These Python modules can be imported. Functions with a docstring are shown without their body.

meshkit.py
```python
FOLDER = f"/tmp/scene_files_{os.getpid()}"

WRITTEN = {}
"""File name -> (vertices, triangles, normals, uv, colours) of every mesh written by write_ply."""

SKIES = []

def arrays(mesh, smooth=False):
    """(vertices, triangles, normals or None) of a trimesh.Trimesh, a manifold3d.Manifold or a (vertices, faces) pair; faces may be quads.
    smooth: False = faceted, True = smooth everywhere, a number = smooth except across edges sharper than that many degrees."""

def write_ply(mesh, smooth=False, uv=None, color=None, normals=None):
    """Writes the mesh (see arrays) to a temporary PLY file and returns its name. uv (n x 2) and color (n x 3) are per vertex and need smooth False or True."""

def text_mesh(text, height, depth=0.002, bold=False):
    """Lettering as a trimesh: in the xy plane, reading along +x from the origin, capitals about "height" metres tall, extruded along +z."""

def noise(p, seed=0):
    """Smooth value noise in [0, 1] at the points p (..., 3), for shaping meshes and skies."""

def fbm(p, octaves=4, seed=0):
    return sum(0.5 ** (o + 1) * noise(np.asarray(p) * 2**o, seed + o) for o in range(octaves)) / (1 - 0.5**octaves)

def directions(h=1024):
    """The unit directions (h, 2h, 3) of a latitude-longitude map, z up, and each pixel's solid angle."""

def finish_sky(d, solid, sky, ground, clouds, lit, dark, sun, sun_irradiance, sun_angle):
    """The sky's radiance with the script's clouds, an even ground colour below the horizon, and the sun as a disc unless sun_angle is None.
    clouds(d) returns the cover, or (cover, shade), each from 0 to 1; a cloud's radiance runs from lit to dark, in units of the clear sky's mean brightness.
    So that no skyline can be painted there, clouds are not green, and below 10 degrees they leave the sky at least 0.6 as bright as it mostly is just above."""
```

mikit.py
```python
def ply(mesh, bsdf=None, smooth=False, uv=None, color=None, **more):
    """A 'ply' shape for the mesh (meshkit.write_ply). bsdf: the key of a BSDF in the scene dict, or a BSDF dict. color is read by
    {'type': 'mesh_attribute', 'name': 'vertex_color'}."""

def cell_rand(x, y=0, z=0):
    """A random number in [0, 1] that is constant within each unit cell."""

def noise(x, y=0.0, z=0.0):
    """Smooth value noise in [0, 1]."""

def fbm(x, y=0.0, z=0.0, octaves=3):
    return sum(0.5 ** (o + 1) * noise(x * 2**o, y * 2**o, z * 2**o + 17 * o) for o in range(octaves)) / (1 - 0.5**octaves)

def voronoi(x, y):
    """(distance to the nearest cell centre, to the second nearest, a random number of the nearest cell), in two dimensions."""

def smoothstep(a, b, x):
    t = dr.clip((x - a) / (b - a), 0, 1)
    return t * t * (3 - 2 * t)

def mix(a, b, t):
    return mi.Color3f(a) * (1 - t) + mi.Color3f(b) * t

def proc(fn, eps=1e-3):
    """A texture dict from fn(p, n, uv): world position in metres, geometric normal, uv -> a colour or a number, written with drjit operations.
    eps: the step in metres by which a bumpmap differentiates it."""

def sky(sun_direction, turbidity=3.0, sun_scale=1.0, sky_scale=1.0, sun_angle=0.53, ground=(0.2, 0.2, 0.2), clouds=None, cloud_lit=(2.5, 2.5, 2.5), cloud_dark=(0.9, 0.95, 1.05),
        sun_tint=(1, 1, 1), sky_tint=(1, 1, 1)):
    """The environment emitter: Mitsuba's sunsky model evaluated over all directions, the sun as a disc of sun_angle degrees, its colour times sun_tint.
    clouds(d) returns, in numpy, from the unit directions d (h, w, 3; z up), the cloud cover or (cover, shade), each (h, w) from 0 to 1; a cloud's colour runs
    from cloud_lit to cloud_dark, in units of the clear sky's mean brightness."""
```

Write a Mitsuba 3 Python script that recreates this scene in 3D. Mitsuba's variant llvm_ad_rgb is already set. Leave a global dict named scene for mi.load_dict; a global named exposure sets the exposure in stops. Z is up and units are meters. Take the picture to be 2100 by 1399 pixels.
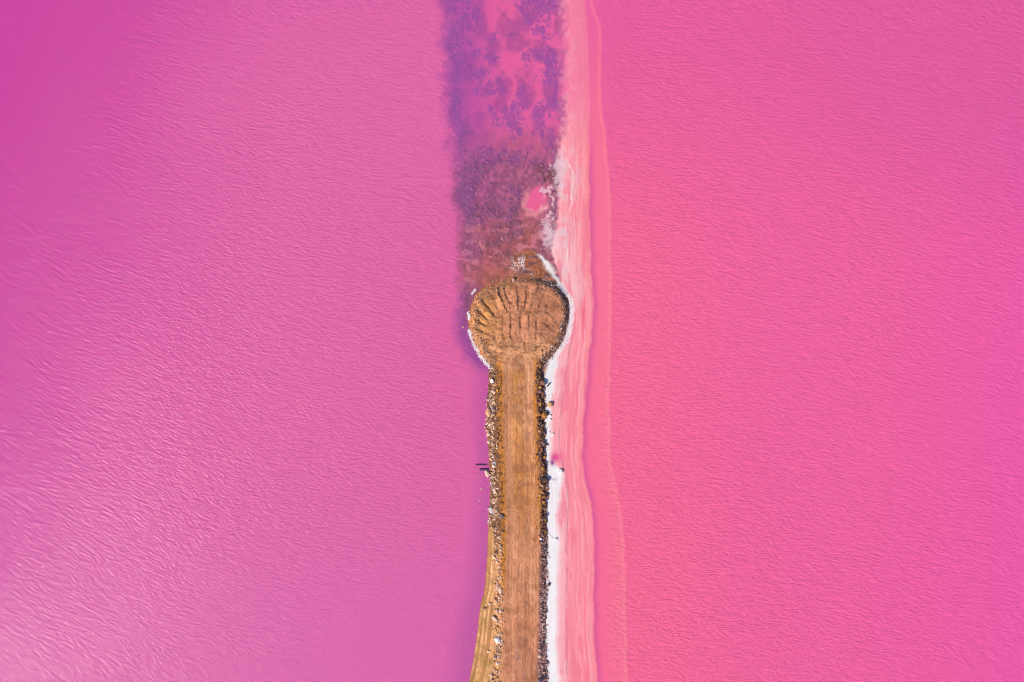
import math
import numpy as np
import drjit as dr
import mitsuba as mi
import trimesh
import mikit
import meshkit
from mikit import noise, fbm, smoothstep as ss, mix

scene, labels = {}, {}
T = mi.ScalarTransform4f

# ------------------------------------------------------------------ camera, sky, exposure
ALT = 112.0                                            # a drone hovering 112 m above the lake, looking straight down
scene['camera'] = {'type': 'perspective', 'fov_axis': 'x', 'fov': 2 * math.degrees(math.atan(73.5 / ALT)),
                   'near_clip': 1.0, 'far_clip': 20000.0,
                   'to_world': T().look_at(origin=[0, 0, ALT], target=[0, 0, 0], up=[0, 1, 0])}
SUN = (-0.613, -0.460, 0.643)
scene['sky'] = mikit.sky(SUN, turbidity=3, ground=(0.3, 0.12, 0.18), sun_tint=(0.96, 1.0, 1.06))
exposure = 1.75

# ------------------------------------------------------------------ plan coordinates
# The site plan counts in units of 7 cm: e towards the east from the west edge, s towards the south from the north edge.
U = 0.07


def east(x): return x / U + 1050.0
def south(y): return 699.5 - y / U
def wx(e): return (np.asarray(e, float) - 1050.0) * U
def wy(s): return (699.5 - np.asarray(s, float)) * U


class Curve:
    """A line of the plan: easting as a function of southing (or any value of one variable), for numpy and for drjit."""
    def __init__(self, pts, n=1024):
        p = np.array(sorted(pts), float)
        self.a, self.b, self.n = p[0, 0], p[-1, 0], n
        g = np.linspace(self.a, self.b, n)
        v = np.interp(g, p[:, 0], p[:, 1])
        k = max(3, int(n * 0.012))
        ker = np.hanning(2 * k + 1); ker /= ker.sum()
        self.v = np.convolve(np.pad(v, k, mode='edge'), ker, 'valid')
        self.g, self.t = g, mi.Float(self.v.astype(np.float32))

    def __call__(self, q):
        if isinstance(q, (np.ndarray, float, int)):
            return np.interp(q, self.g, self.v)
        u = dr.clip((q - self.a) / (self.b - self.a), 0, 1) * (self.n - 1)
        i = dr.minimum(dr.floor(u), self.n - 2)
        k = mi.UInt32(i)
        return dr.lerp(dr.gather(mi.Float, self.t, k), dr.gather(mi.Float, self.t, k + 1), u - i)


GAIN = np.array([0.885, 0.91, 0.955])                   # what a white sheet on the ground sends back to the lens


def lin(r, g, b):
    c = np.array([r, g, b]) / 255.0
    return np.where(c < 0.04045, c / 12.92, ((c + 0.055) / 1.055) ** 2.4)


def C(r, g, b, k=1.0):
    """Albedo of a surface that reads as this colour in full sun."""
    return np.clip(lin(r, g, b) * GAIN * k, 0.004, 0.9).tolist()


# ------------------------------------------------------------------ lines of the site plan
SH_L = Curve([(-900, 880), (-100, 902), (0, 906), (100, 908), (200, 914), (300, 926), (370, 932), (450, 942), (520, 949), (570, 951),
              (620, 954), (680, 966), (720, 983), (760, 1004), (800, 1010), (1400, 1010), (2200, 1010)])          # west edge of the shoal
SH_R = Curve([(-900, 1150), (0, 1152), (60, 1156), (120, 1158), (200, 1160), (260, 1156), (300, 1146), (350, 1148), (400, 1146), (470, 1141),
              (510, 1128), (540, 1140), (580, 1152), (610, 1168), (660, 1166), (700, 1156), (740, 1124), (780, 1114), (1400, 1116), (2200, 1120)])  # east edge: the salt begins
SB = Curve([(-900, 1180), (-60, 1188), (0, 1194), (60, 1200), (140, 1203), (230, 1204), (300, 1208), (400, 1210), (500, 1210), (560, 1212), (610, 1217),
            (650, 1216), (700, 1212), (750, 1206), (800, 1203), (840, 1199), (880, 1195), (940, 1194), (970, 1196), (1000, 1204), (1025, 1211),
            (1060, 1216), (1110, 1218), (1200, 1217), (1300, 1218), (1399, 1226), (1800, 1236), (2200, 1240)])     # edge of the salt flat
BAR = Curve([(-900, 1180), (0, 1212), (40, 1228), (80, 1236), (160, 1231), (260, 1238), (330, 1246), (400, 1252), (600, 1254), (700, 1253), (800, 1249),
             (900, 1250), (950, 1253), (980, 1259), (1020, 1270), (1060, 1277), (1100, 1280), (1200, 1283), (1399, 1287), (2200, 1300)])  # shallow bar out in the water
SEAM = Curve([(-900, 1190), (560, 1192), (650, 1184), (700, 1172), (740, 1163), (820, 1153), (900, 1146), (930, 1147), (960, 1156), (985, 1165), (1050, 1165),
              (1100, 1162), (1300, 1162), (1399, 1163), (2200, 1170)])
WHITE = Curve([(-900, -8), (560, -8), (640, 1), (690, 4), (715, 12), (735, 32), (750, 32), (765, 28), (785, 18), (810, 11), (840, 8), (940, 7), (955, 14), (965, 34), (985, 28), (1010, 22),
               (1050, 19), (1075, 17), (1100, 24), (1150, 20), (1200, 18), (1399, 17), (2200, 12)])
SHORE = Curve([(560, 1004), (700, 1004), (760, 1003), (800, 1001), (850, 997), (880, 998), (940, 1003), (1000, 1006), (1030, 1004), (1060, 1002), (1100, 1000),
               (1150, 998), (1205, 994), (1225, 990), (1245, 984), (1300, 978), (1340, 973), (1370, 968), (1399, 961), (1800, 900), (2200, 850)])  # west waterline of the causeway
RUB_W = Curve([(560, 1006), (800, 1003), (1040, 1007), (1090, 1012), (1150, 1014), (1200, 1014), (1260, 1010), (1320, 1013), (1399, 1003), (2200, 990)])  # foot of the west rubble
TR_W = Curve([(560, 1028), (740, 1024), (780, 1028), (860, 1026), (930, 1029), (1000, 1030), (1060, 1034), (1150, 1033), (1230, 1033), (1320, 1034), (1399, 1028), (2200, 1020)])  # west edge of the track
TR_E = Curve([(560, 1098), (760, 1098), (850, 1099), (940, 1103), (1040, 1107), (1120, 1105), (1200, 1102), (1260, 1101), (1340, 1098), (1399, 1098), (2200, 1110)])
TOE_E = Curve([(560, 1112), (740, 1112), (770, 1112), (800, 1119), (850, 1120), (940, 1121), (1000, 1125), (1050, 1121), (1100, 1123), (1200, 1124), (1300, 1122), (1399, 1126), (2200, 1140)])
HC = (1064.0, 657.0)                                   # middle of the round head
_rim = [(1003, 750), (990, 741), (980, 726), (971, 706), (964, 690), (960, 665), (961, 645), (966, 625), (971, 607), (980, 596), (992, 588), (1010, 580),
        (1030, 572), (1050, 567), (1075, 565), (1100, 567), (1120, 571), (1135, 578), (1150, 590), (1161, 605), (1168, 620), (1170, 640), (1166, 665),
        (1160, 690), (1152, 708), (1140, 725), (1126, 740), (1112, 757)]
_ra = sorted((math.atan2(s - HC[1], e - HC[0]), math.hypot(e - HC[0], s - HC[1])) for e, s in _rim)
HEAD = Curve([(_ra[-1][0] - 2 * math.pi, _ra[-1][1])] + _ra + [(_ra[0][0] + 2 * math.pi, _ra[0][1])])


STRIPE = Curve([(500, 1090), (521, 1102), (530, 1111), (538, 1119), (552, 1127), (566, 1135), (574, 1142), (590, 1154), (606, 1166), (640, 1173)])

FOAM = Curve([(280, 1152), (310, 1158), (335, 1164), (352, 1174), (372, 1176), (395, 1169), (415, 1174), (440, 1163), (470, 1167), (520, 1164), (560, 1166)])


def bell(e, s, x, y, a, b):
    return dr.exp(-(dr.square((e - x) / a) + dr.square((s - y) / b)))


# clumps of rubble and open pools on the shoal: east, south, half width, half height, strength
CLUMPS = [(1060, 12, 13, 16, .5), (1115, 14, 30, 16, .5), (940, 40, 30, 60, .15), (985, 62, 26, 18, .35), (960, 22, 14, 16, .3), (1092, 64, 18, 8, .4), (1125, 70, 24, 8, .3), (1082, 112, 26, 18, .4), (935, 130, 24, 60, .2), (985, 112, 16, 14, .4), (968, 150, 20, 12, .35),
          (1015, 120, 20, 40, .4), (1127, 155, 17, 18, .6), (1125, 108, 20, 10, .3), (1030, 178, 16, 26, .5), (1072, 192, 15, 20, .5), (1133, 206, 17, 14, .6), (965, 195, 24, 18, .4), (1013, 245, 9, 20, .5), (1053, 250, 13, 32, .6),
          (1034, 228, 14, 9, .4), (1108, 236, 11, 24, .5), (1126, 268, 12, 10, .5), (1151, 245, 10, 24, .5), (1128, 296, 26, 13, .6), (1060, 322, 22, 22, .6), (994, 318, 26, 26, .6), (978, 345, 22, 14, .5),
          (1100, 320, 16, 12, .4), (1108, 350, 22, 20, .6), (1132, 372, 16, 22, .7), (1142, 412, 10, 20, .7), (1128, 398, 20, 8, .5), (1062, 400, 18, 34, .5), (1012, 440, 26, 14, .5), (955, 400, 16, 45, .5), (962, 450, 16, 20, .4),
          (1138, 448, 10, 22, .6), (1120, 462, 18, 10, .4), (1025, 486, 18, 16, .5), (1066, 477, 15, 8, .6), (1020, 500, 20, 8, .5), (940, 270, 18, 35, .5), (960, 265, 14, 12, .4), (975, 520, 12, 8, .4), (1040, 524, 10, 5, .6), (1096, 558, 10, 6, .5)]
POOLS = [(968, 62, 12, 14, .45), (1000, 95, 22, 8, .4), (962, 108, 12, 14, .35), (995, 135, 14, 10, .4), (975, 172, 24, 8, .4), (1006, 40, 12, 20, .35), (1045, 42, 26, 34, .6), (1052, 130, 22, 38, .6), (1040, 160, 24, 16, .4), (1020, 205, 40, 10, .5), (985, 240, 26, 40, .6), (1010, 20, 20, 14, .3), (1090, 88, 40, 9, .6), (1105, 140, 14, 12, .5), (1100, 185, 14, 20, .5),
         (1030, 292, 90, 11, .7), (985, 280, 30, 16, .5), (1120, 250, 8, 30, .3), (940, 318, 18, 14, .4), (1100, 410, 26, 32, 1.), (1088, 455, 18, 26, .7), (1110, 485, 16, 12, .6), (1010, 365, 50, 22, .25), (1000, 470, 30, 16, .25),
         (985, 560, 40, 40, .5), (1125, 385, 10, 6, .5), (1112, 445, 12, 10, .6)]


def rubble_both(e, s):
    """How much of the shoal is covered with broken rock, 0 to 1."""
    e2 = e + 16 * (fbm(e / 17, s / 17, 3.0) - .5) + 6 * (noise(e / 5, s / 5, 9.0) - .5)
    s2 = s + 16 * (fbm(e / 17, s / 17, 7.0) - .5) + 6 * (noise(e / 5, s / 5, 5.0) - .5)
    d = .95 * fbm(e / 30, s / 36, 1.0, octaves=4) + .05 * (1 - ss(240, 330, s)) - .02
    for x, y, a, b, k in CLUMPS:
        d = d + .62 * k * bell(e2, s2, x, y, a, b)
    for x, y, a, b, k in POOLS:
        d = d - .75 * k * bell(e2, s2, x, y, a, b)
    d = d + .16 * (1 - ss(8, 60, e - SH_L(s))) - .25 * ss(1125, 1165, e) + .05 * (fbm(e / 3, s / 3, 2.0) - .5)
    veins = .40 * ss(.075, .0, dr.abs(fbm(e / 15, s / 17, 91., octaves=4) - .5)) * (1 - .4 * ss(260, 380, s))
    fine = fbm(e / 5.5, s / 6.5, 14., octaves=4) - .5
    return ss(.36, .72, d - veins + .40 * fine), ss(.26, .70, d - .8 * veins + .12 * fine)


def rubble(e, s):
    return rubble_both(e, s)[0]


def lines(e, s, drift):
    """Fine lines that run along the shore."""
    a = fbm((e - drift) / 2.6, s / 260, 11.0, octaves=2)
    b = fbm((e - drift) / 9.0, s / 160, 4.0, octaves=3)
    return .45 * a + .55 * b - .5


def head_in(e, s):
    return HEAD(dr.atan2(s - HC[1], e - HC[0])) - dr.sqrt(dr.square(e - HC[0]) + dr.square(s - HC[1]))


def lake_colour(p, n, uv):
    e = p.x / U + 1050.0
    s = 699.5 - p.y / U
    big = fbm(e / 260, s / 420, 2.0) - .5
    # the western pond
    west = mix(C(204, 68, 162), C(223, 105, 168), ss(-60, 640, e + 260 * big + .12 * s))
    west = mix(west, C(206, 72, 163), .55 * (1 - ss(-160, 420, s + .35 * e)))
    west = mix(west, C(222, 101, 163), .55 * ss(700, 950, e) * ss(200, 560, s))
    west = mix(west, C(214, 105, 174), .6 * ss(800, 1400, s + 200 * big))
    fringe = 1 - ss(0, 46 + 30 * ss(1000, 1350, s), SHORE(s) - e)
    west = mix(west, C(178, 84, 160), .62 * fringe * ss(560, 760, s))
    west = mix(west, C(132, 70, 148), .75 * ss(-44, -8, head_in(e, s) + 16 * (fbm(e / 12, s / 12, 121., octaves=4) - .5)) * (1 - ss(740, 775, s)))
    # the eastern pond
    eastp = mix(C(244, 107, 150), C(238, 101, 159), ss(1240, 1650, e + 160 * big))
    eastp = mix(eastp, C(236, 92, 171), ss(1650, 2250, e + 160 * big))
    eastp = mix(eastp, C(196, 86, 164), .9 * ss(330, -160, s - .30 * (e - 1500) + 120 * big) * ss(1250, 1900, e))
    eastp = mix(eastp, C(229, 95, 160), .85 * (1 - ss(0, 640, s + 200 * big)))
    bar = BAR(s) + 5 * (fbm(s / 30, 3.0) - .5)
    db = e - bar
    inside = ss(-60, -3, db) * (1 - ss(-2, 2.5 + 2 * noise(s / 14, 2.), db))
    eastp = mix(eastp, C(248, 122, 150), .75 * inside * ss(-40, 420, s + 40))
    eastp = mix(eastp, C(252, 138, 160), .42 * dr.exp(-dr.square((db + 3) / 3.4)))
    edge = SB(s) + 5.0 * (fbm(s / 26, 8.0, octaves=4) - .5) + 1.2 * (noise(s / 4, 1.) - .5)
    eastp = mix(eastp, C(206, 88, 152), .55 * dr.exp(-dr.square((e - edge - 3) / 6.5)) * ss(180, 420, s))
    # the shoal
    d, veil = rubble_both(e, s)
    low = ss(230, 380, s + 40 * (fbm(e / 40, s / 40, 6.) - .5))
    grit = fbm(e / 2.6, s / 3.4, 5.0, octaves=3) - .5
    streak = fbm((e + .55 * s) / 2.2, (s - .5 * e) / 9, 8.0, octaves=2) - .5
    bed = mix(C(226, 98, 158), C(176, 92, 118), low)
    vary = fbm(e / 7, s / 8, 41., octaves=4) - .5
    bed = mix(bed, C(150, 74, 142), dr.clip(.55 * (1 - low) * (fbm(e / 24, s / 30, 42., octaves=4) - .42) * 5, 0, .6))
    bed = mix(bed, mix(C(194, 106, 138), C(138, 80, 116), dr.clip(.5 + 2.6 * vary, 0, 1)), .85 * low)
    bed = mix(bed, mix(C(190, 104, 108), C(158, 88, 82), dr.clip(.5 + 3 * vary, 0, 1)), .9 * ss(400, 540, s + 90 * big + 60 * vary) * (1 - ss(1085, 1120, e)))
    bed = mix(bed, C(168, 76, 160), .75 * (1 - ss(40, 150, e - SH_L(s) + 60 * big)) * (1 - .55 * low))
    rock = mix(C(148, 78, 156), C(112, 72, 104), low * (.55 + .9 * (fbm(e / 22, s / 22, 3.) - .3)))
    rock = mix(rock, C(104, 66, 70), low * ss(1080, 1110, e) * ss(330, 350, s) * (1 - ss(378, 400, s)))
    bed = mix(bed, mix(C(182, 90, 160), C(150, 86, 122), low), .70 * veil * (.8 + .8 * streak + .6 * vary))
    mud = ss(410, 520, s + 80 * vary + 60 * big)
    bed = mix(bed, mix(C(176, 98, 92), C(142, 84, 72), dr.clip(.5 + 3 * vary, 0, 1)), .38 * mud)
    rock = mix(rock, C(116, 72, 78), .6 * mud)
    bed = mix(bed, C(206, 124, 140), .8 * mud * ss(.54, .68, fbm(e / 15, s / 11, 103., octaves=5)))
    shoal = mix(bed, rock, .74 * dr.clip(d * (.86 + 1.5 * grit + 1.2 * streak + .5 * vary), 0, 1))
    shoal = mix(shoal, C(136, 82, 154), .55 * dr.exp(-dr.square((e - SH_L(s) - 16) / 17)) * (.6 + 1.0 * streak) * dr.clip(.2 + 2.2 * (fbm(e / 24, s / 40, 93., octaves=4) - .25), 0, 1.1) * ss(-60, 120, s))
    wp = 16 * (fbm(e / 9, s / 9, 3., octaves=4) - .5)
    pool = bell(e + wp, s - wp + .25 * (e - 1100), 1101, 408, 26, 31)
    shoal = mix(shoal, C(230, 140, 156), .85 * ss(.16, .42, pool) * ss(-14, 10, s - 398 - .55 * (e - 1090) + wp))
    shoal = mix(shoal, C(232, 100, 150), ss(.42, .72, pool))
    rag = fbm(e / 6, s / 7, 55., octaves=4)
    shoal = mix(shoal, C(230, 184, 192), .9 * ss(.46, .64, rag + .16 * ss(1105, 1140, e) - .10) * ss(1095, 1125, e) * ss(320, 345, s) * (1 - ss(500, 530, s)) * (1 - .75 * d))
    # wet brown spit on the north side of the head
    w = 10 * (fbm(e / 14, s / 9, 12.) - .5)
    spit = ss(1028, 1064, e + 3 * w) * (1 - ss(-6, 2, e - STRIPE(s) + .5 * w)) * ss(506, 522, s + w + .10 * (e - 1090))
    shoal = mix(shoal, mix(C(142, 88, 62), C(184, 112, 78), dr.clip(.5 + 3 * (fbm(e / 9, s / 4, 4., octaves=4) - .5), 0, 1)), .92 * spit)
    shoal = mix(shoal, C(96, 70, 88), .8 * spit * ss(.56, .68, fbm(e / 16, s / 6, 21.)))
    shoal = mix(shoal, C(224, 208, 214), bell(e, s, 1066, 540, 17, 13) * ss(.5, .56, fbm(e / 6, s / 6, 31.)))
    shoal = mix(shoal, mix(C(196, 112, 92), C(160, 96, 74), dr.clip(.5 + 3 * vary, 0, 1)), .7 * bell(e, s, 1022, 570, 52, 26))
    # the salt
    inner = SH_R(s)
    q = (e - inner) / dr.maximum(edge - inner, 4.0)
    ln = lines(e, s, .55 * edge)
    ln2 = lines(e, s, .9 * inner + 40)
    salt = mix(C(250, 164, 174), C(250, 132, 154), ss(.15, .95, q + 1.2 * ln))
    salt = mix(salt, C(252, 176, 178), dr.clip(2.1 * ln2, 0, 1))
    salt = mix(salt, C(238, 104, 140), .55 * dr.clip(-2.6 * ln, 0, 1))
    salt = mix(salt, C(252, 156, 164), .75 * dr.exp(-dr.square((e - edge + 9) / 6)))
    salt = mix(salt, C(240, 84, 124), .75 * bell(e, s, 1196, 640, 6, 45))
    sm = e - SEAM(s) - 3 * (fbm(s / 12, 4.) - .5)
    pale = ss(560, 640, s) * (1 - ss(-6, 4, sm)) * (1 - .72 * ss(800, 880, s) * (1 - ss(945, 975, s)))
    salt = mix(salt, C(249, 186, 194), (.45 + .5 * ss(700, 760, s)) * pale * (1 - .8 * dr.clip(-3 * ln2, 0, 1)))
    salt = mix(salt, C(176, 118, 138), .55 * dr.exp(-dr.square(sm / 1.5)) * ss(640, 720, s) * ss(.3, .55, fbm(s / 24, e / 30, 6.)))
    north = 1 - ss(150, 340, s)
    salt = mix(salt, mix(C(235, 108, 158), C(243, 128, 162), dr.clip(.35 + .9 * q + 1.3 * ln, 0, 1)), .92 * north)
    lil = fbm(e / 12, s / 14, 15., octaves=4)
    salt = mix(salt, C(230, 204, 212), dr.clip(1.35 - q * 1.5, 0, 1) * ss(.32, .68, lil + .25 * (fbm(e / 4, s / 5, 95.) - .5)) * (.25 + .75 * ss(290, 330, s)) * (1 - ss(395, 425, s) + ss(420, 470, s)) * (1 - ss(600, 640, s)) * .72)
    salt = mix(salt, C(250, 196, 202), .62 * ss(470, 520, s) * (1 - ss(575, 640, s)) * (1 - ss(.35, .75, q + .6 * (lil - .5))))
    stripe = (e - STRIPE(s) - 1 + 6 * (fbm(e / 6, s / 6, 5., octaves=4) - .5)) / (.55 + .75 * bell(s, s, 548, 548, 14, 1e4) + .5 * noise(s / 6, 2.))
    salt = mix(salt, C(238, 232, 232), dr.exp(-dr.square(stripe / 6.0)) * ss(516, 526, s) * (1 - ss(580, 612, s)))
    shoal = mix(shoal, C(240, 234, 234), dr.exp(-dr.square(stripe / 5.5)) * ss(516, 530, s) * (1 - ss(580, 612, s)))
    wh = e - TOE_E(s) - WHITE(s) * (1 + .35 * (fbm(s / 16, 9.) - .5)) * ss(560, 660, s)
    toe = ss(620, 735, s)
    salt = mix(salt, C(246, 222, 226), .8 * toe * (1 - ss(0, 10, wh)))
    salt = mix(salt, C(244, 243, 248), toe * (1 - ss(-4, 3, wh)))
    salt = mix(salt, C(206, 206, 214), .5 * toe * (1 - ss(-3, 3, wh)) * dr.clip(3.2 * (-ln2 - .08), 0, 1))
    salt = mix(salt, C(226, 70, 146), bell(e, s, 1139, 938, 13, 10) * ss(1122, 1130, e))
    salt = mix(salt, C(138, 46, 142), bell(e, s, 1132.5, 949, 4.5, 6))
    hair = fbm((e - .7 * edge) / 1.3, s / 90, 71., octaves=2) - .5
    north = 1 - ss(180, 360, s)
    salt = mix(salt, C(255, 192, 198), dr.clip(2.2 * hair - .35, 0, .35) * (1 - .8 * north))
    salt = mix(salt, C(206, 112, 138), dr.clip(-2.2 * hair - .45, 0, .35) * (1 - .8 * north) * (1 - toe * (1 - ss(-4, 6, wh))))
    salt = salt * (1 + .16 * (fbm(e / 1.8, s / 2.4, 72.) - .5))
    salt = mix(salt, C(168, 158, 172), .7 * dr.exp(-dr.square((e - 1121 - 17 * dr.square((s - 1080) / 26)) / 1.3)) * ss(1078, 1086, s) * (1 - ss(1104, 1108, s)))
    salt = mix(salt, C(190, 186, 190), .8 * bell(e, s, 1136, 983, 5, 3))
    fw = 4 * (fbm(e / 7, s / 7, 96., octaves=4) - .5)
    salt = mix(salt, C(252, 226, 224), .8 * dr.exp(-dr.square((e - FOAM(s) + fw) / 1.9)) * ss(285, 320, s) * (1 - ss(520, 560, s)) * ss(.30, .5, fbm(s / 14, e / 14, 97.)))
    for off, wd, k in ((-14, 1.2, .5), (-23, 1.6, .45), (-33, 1.3, .5)):
        cw = 7 * (fbm(s / 60, off * 1.7, 98., octaves=4) - .5)
        salt = mix(salt, C(255, 190, 196), k * dr.exp(-dr.square((e - edge - off + cw) / wd)) * ss(.38, .60, fbm(s / 70, off * .9, 99.)) * ss(200, 320, s))
    salt = mix(salt, C(242, 118, 146), .55 * ss(.52, .68, fbm((e - .6 * edge) / 10, s / 55, 100., octaves=5)) * ss(240, 400, s) * (1 - toe * (1 - ss(-2, 12, wh))))
    rimw = head_in(e, s) + 7 * (fbm(e / 6, s / 6, 101., octaves=4) - .5)
    salt = mix(salt, C(246, 238, 242), .85 * ss(-11, -4, rimw) * ss(1120, 1140, e) * ss(575, 600, s))
    # where each begins and ends
    in_shoal = ss(-20, 18, e - SH_L(s) + 12 * (fbm(e / 8, s / 8, 4.) - .5) + 4 * streak + 10 * (fbm(e / 5, s / 5, 102., octaves=4) - .5) + 46 * (fbm(e / 60, s / 34, 94., octaves=5) - .5)) * (1 - ss(690, 790, s) * ss(-20, 0, SHORE(s) - e))
    c = mix(west, shoal, in_shoal)
    jag = 12 * (fbm(e / 7, s / 7, 19., octaves=4) - .5)
    c = mix(c, salt, ss(-5 - 16 * north, 5 + 12 * north, e - inner + (1 + 1.2 * north) * jag * (1 - ss(560, 620, s))))
    pat = .42 * (fbm(e / 9, s / 10, 111., octaves=5) - .5) + .22 * (noise(e / 3, s / 3, 112.) - .5)
    b1 = dr.maximum(bell(e, s, 1150, 350, 20, 50), dr.maximum(.95 * bell(e, s, 1128, 482, 24, 44), .9 * bell(e, s, 1112, 392, 12, 9)))
    c = mix(c, C(228, 196, 208), .66 * ss(.46, .82, b1 + 1.9 * pat))
    c = mix(c, eastp, ss(-1.6, 1.6 + 9 * north, e - edge))
    return c


def ripples(p, n, uv):
    e = p.x / U + 1050.0
    s = 699.5 - p.y / U
    x, y = p.x, p.y
    # crest lines: across the lake, bending south towards the west
    t = dr.minimum(x + 25, 0)
    r = dr.maximum(x - 12, 0)
    crest = .006 * dr.square(t) + .16 * r - .0030 * dr.square(r)
    v = y - crest + .45 * (noise(x / 3.1, y / 1.9, 7.) - .5) + .18 * (noise(x / .9, y / .8, 9.) - .5)
    u = x + 1.2 * (noise(x / 5, y / 4, 8.) - .5)
    r1 = 1 - dr.abs(2 * noise((u + .9 * v) / .88, (v + .10 * u) / .25, 1.) - 1)
    r2 = noise((u - .8 * v) / .60, (v - .13 * u) / .175, 2.)
    r3 = noise((u + .5 * v) / .42, (v + .2 * u) / .13, 3.)
    h = .46 * r1 * r1 + .46 * r2 + .16 * r3
    gust = fbm(x / 19, y / 13, 5.)
    west = (1.0 + .30 * (1 - ss(0, 520, e + 300 * (gust - .5)))) * (1 - .34 * ss(1080, 1330, s + 240 * (gust - .5) + .10 * e))
    west = west * (.82 + .36 * gust) * (1 - .35 * ss(890, 1000, e))
    eastw = (1.12 + .18 * ss(850, 1250, s)) * (.84 + .32 * gust)
    shoalw = .8 * (1 - ss(0, 130, e - SH_L(s)))
    amp = dr.select(e < SH_L(s), west, dr.select(e < SH_R(s), shoalw, eastw * ss(-2, 46, e - SB(s))))
    sea = .072 * amp * h
    dry = ss(0, 20, e - SH_R(s)) * (1 - ss(-6, 0, e - SB(s)))
    crust = .010 * fbm((e) / 2.5, s / 26, 6.) + .006 * fbm(e / 1.3, s / 2.0, 2.)
    return sea + dry * crust


def lake_rough(p, n, uv):
    e = p.x / U + 1050.0
    s = 699.5 - p.y / U
    shoal = ss(0, 40, e - SH_L(s)) * (1 - ss(-8, 8, e - SB(s)))
    return .38 + .18 * shoal


scene['lake_surface'] = {'type': 'bumpmap', 'scale': 1.0, 'nested_texture': mikit.proc(ripples, eps=0.03),
                         'nested_bsdf': {'type': 'principled', 'base_color': mikit.proc(lake_colour), 'roughness': mikit.proc(lake_rough), 'specular': 0.14}}


# ------------------------------------------------------------------ heights
def ev(fn, e, s):
    return np.array(fn(mi.Float(e.ravel().astype(np.float32)), mi.Float(s.ravel().astype(np.float32)))).reshape(e.shape)


def sst(a, b, x):
    t = np.clip((x - a) / (b - a), 0, 1)
    return t * t * (3 - 2 * t)


def nz(e, s, f, seed=0, o=3):
    return meshkit.fbm(np.stack([e / f, s / f, np.zeros_like(e) + seed * 3.7], -1), o, seed) - .5


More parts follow.
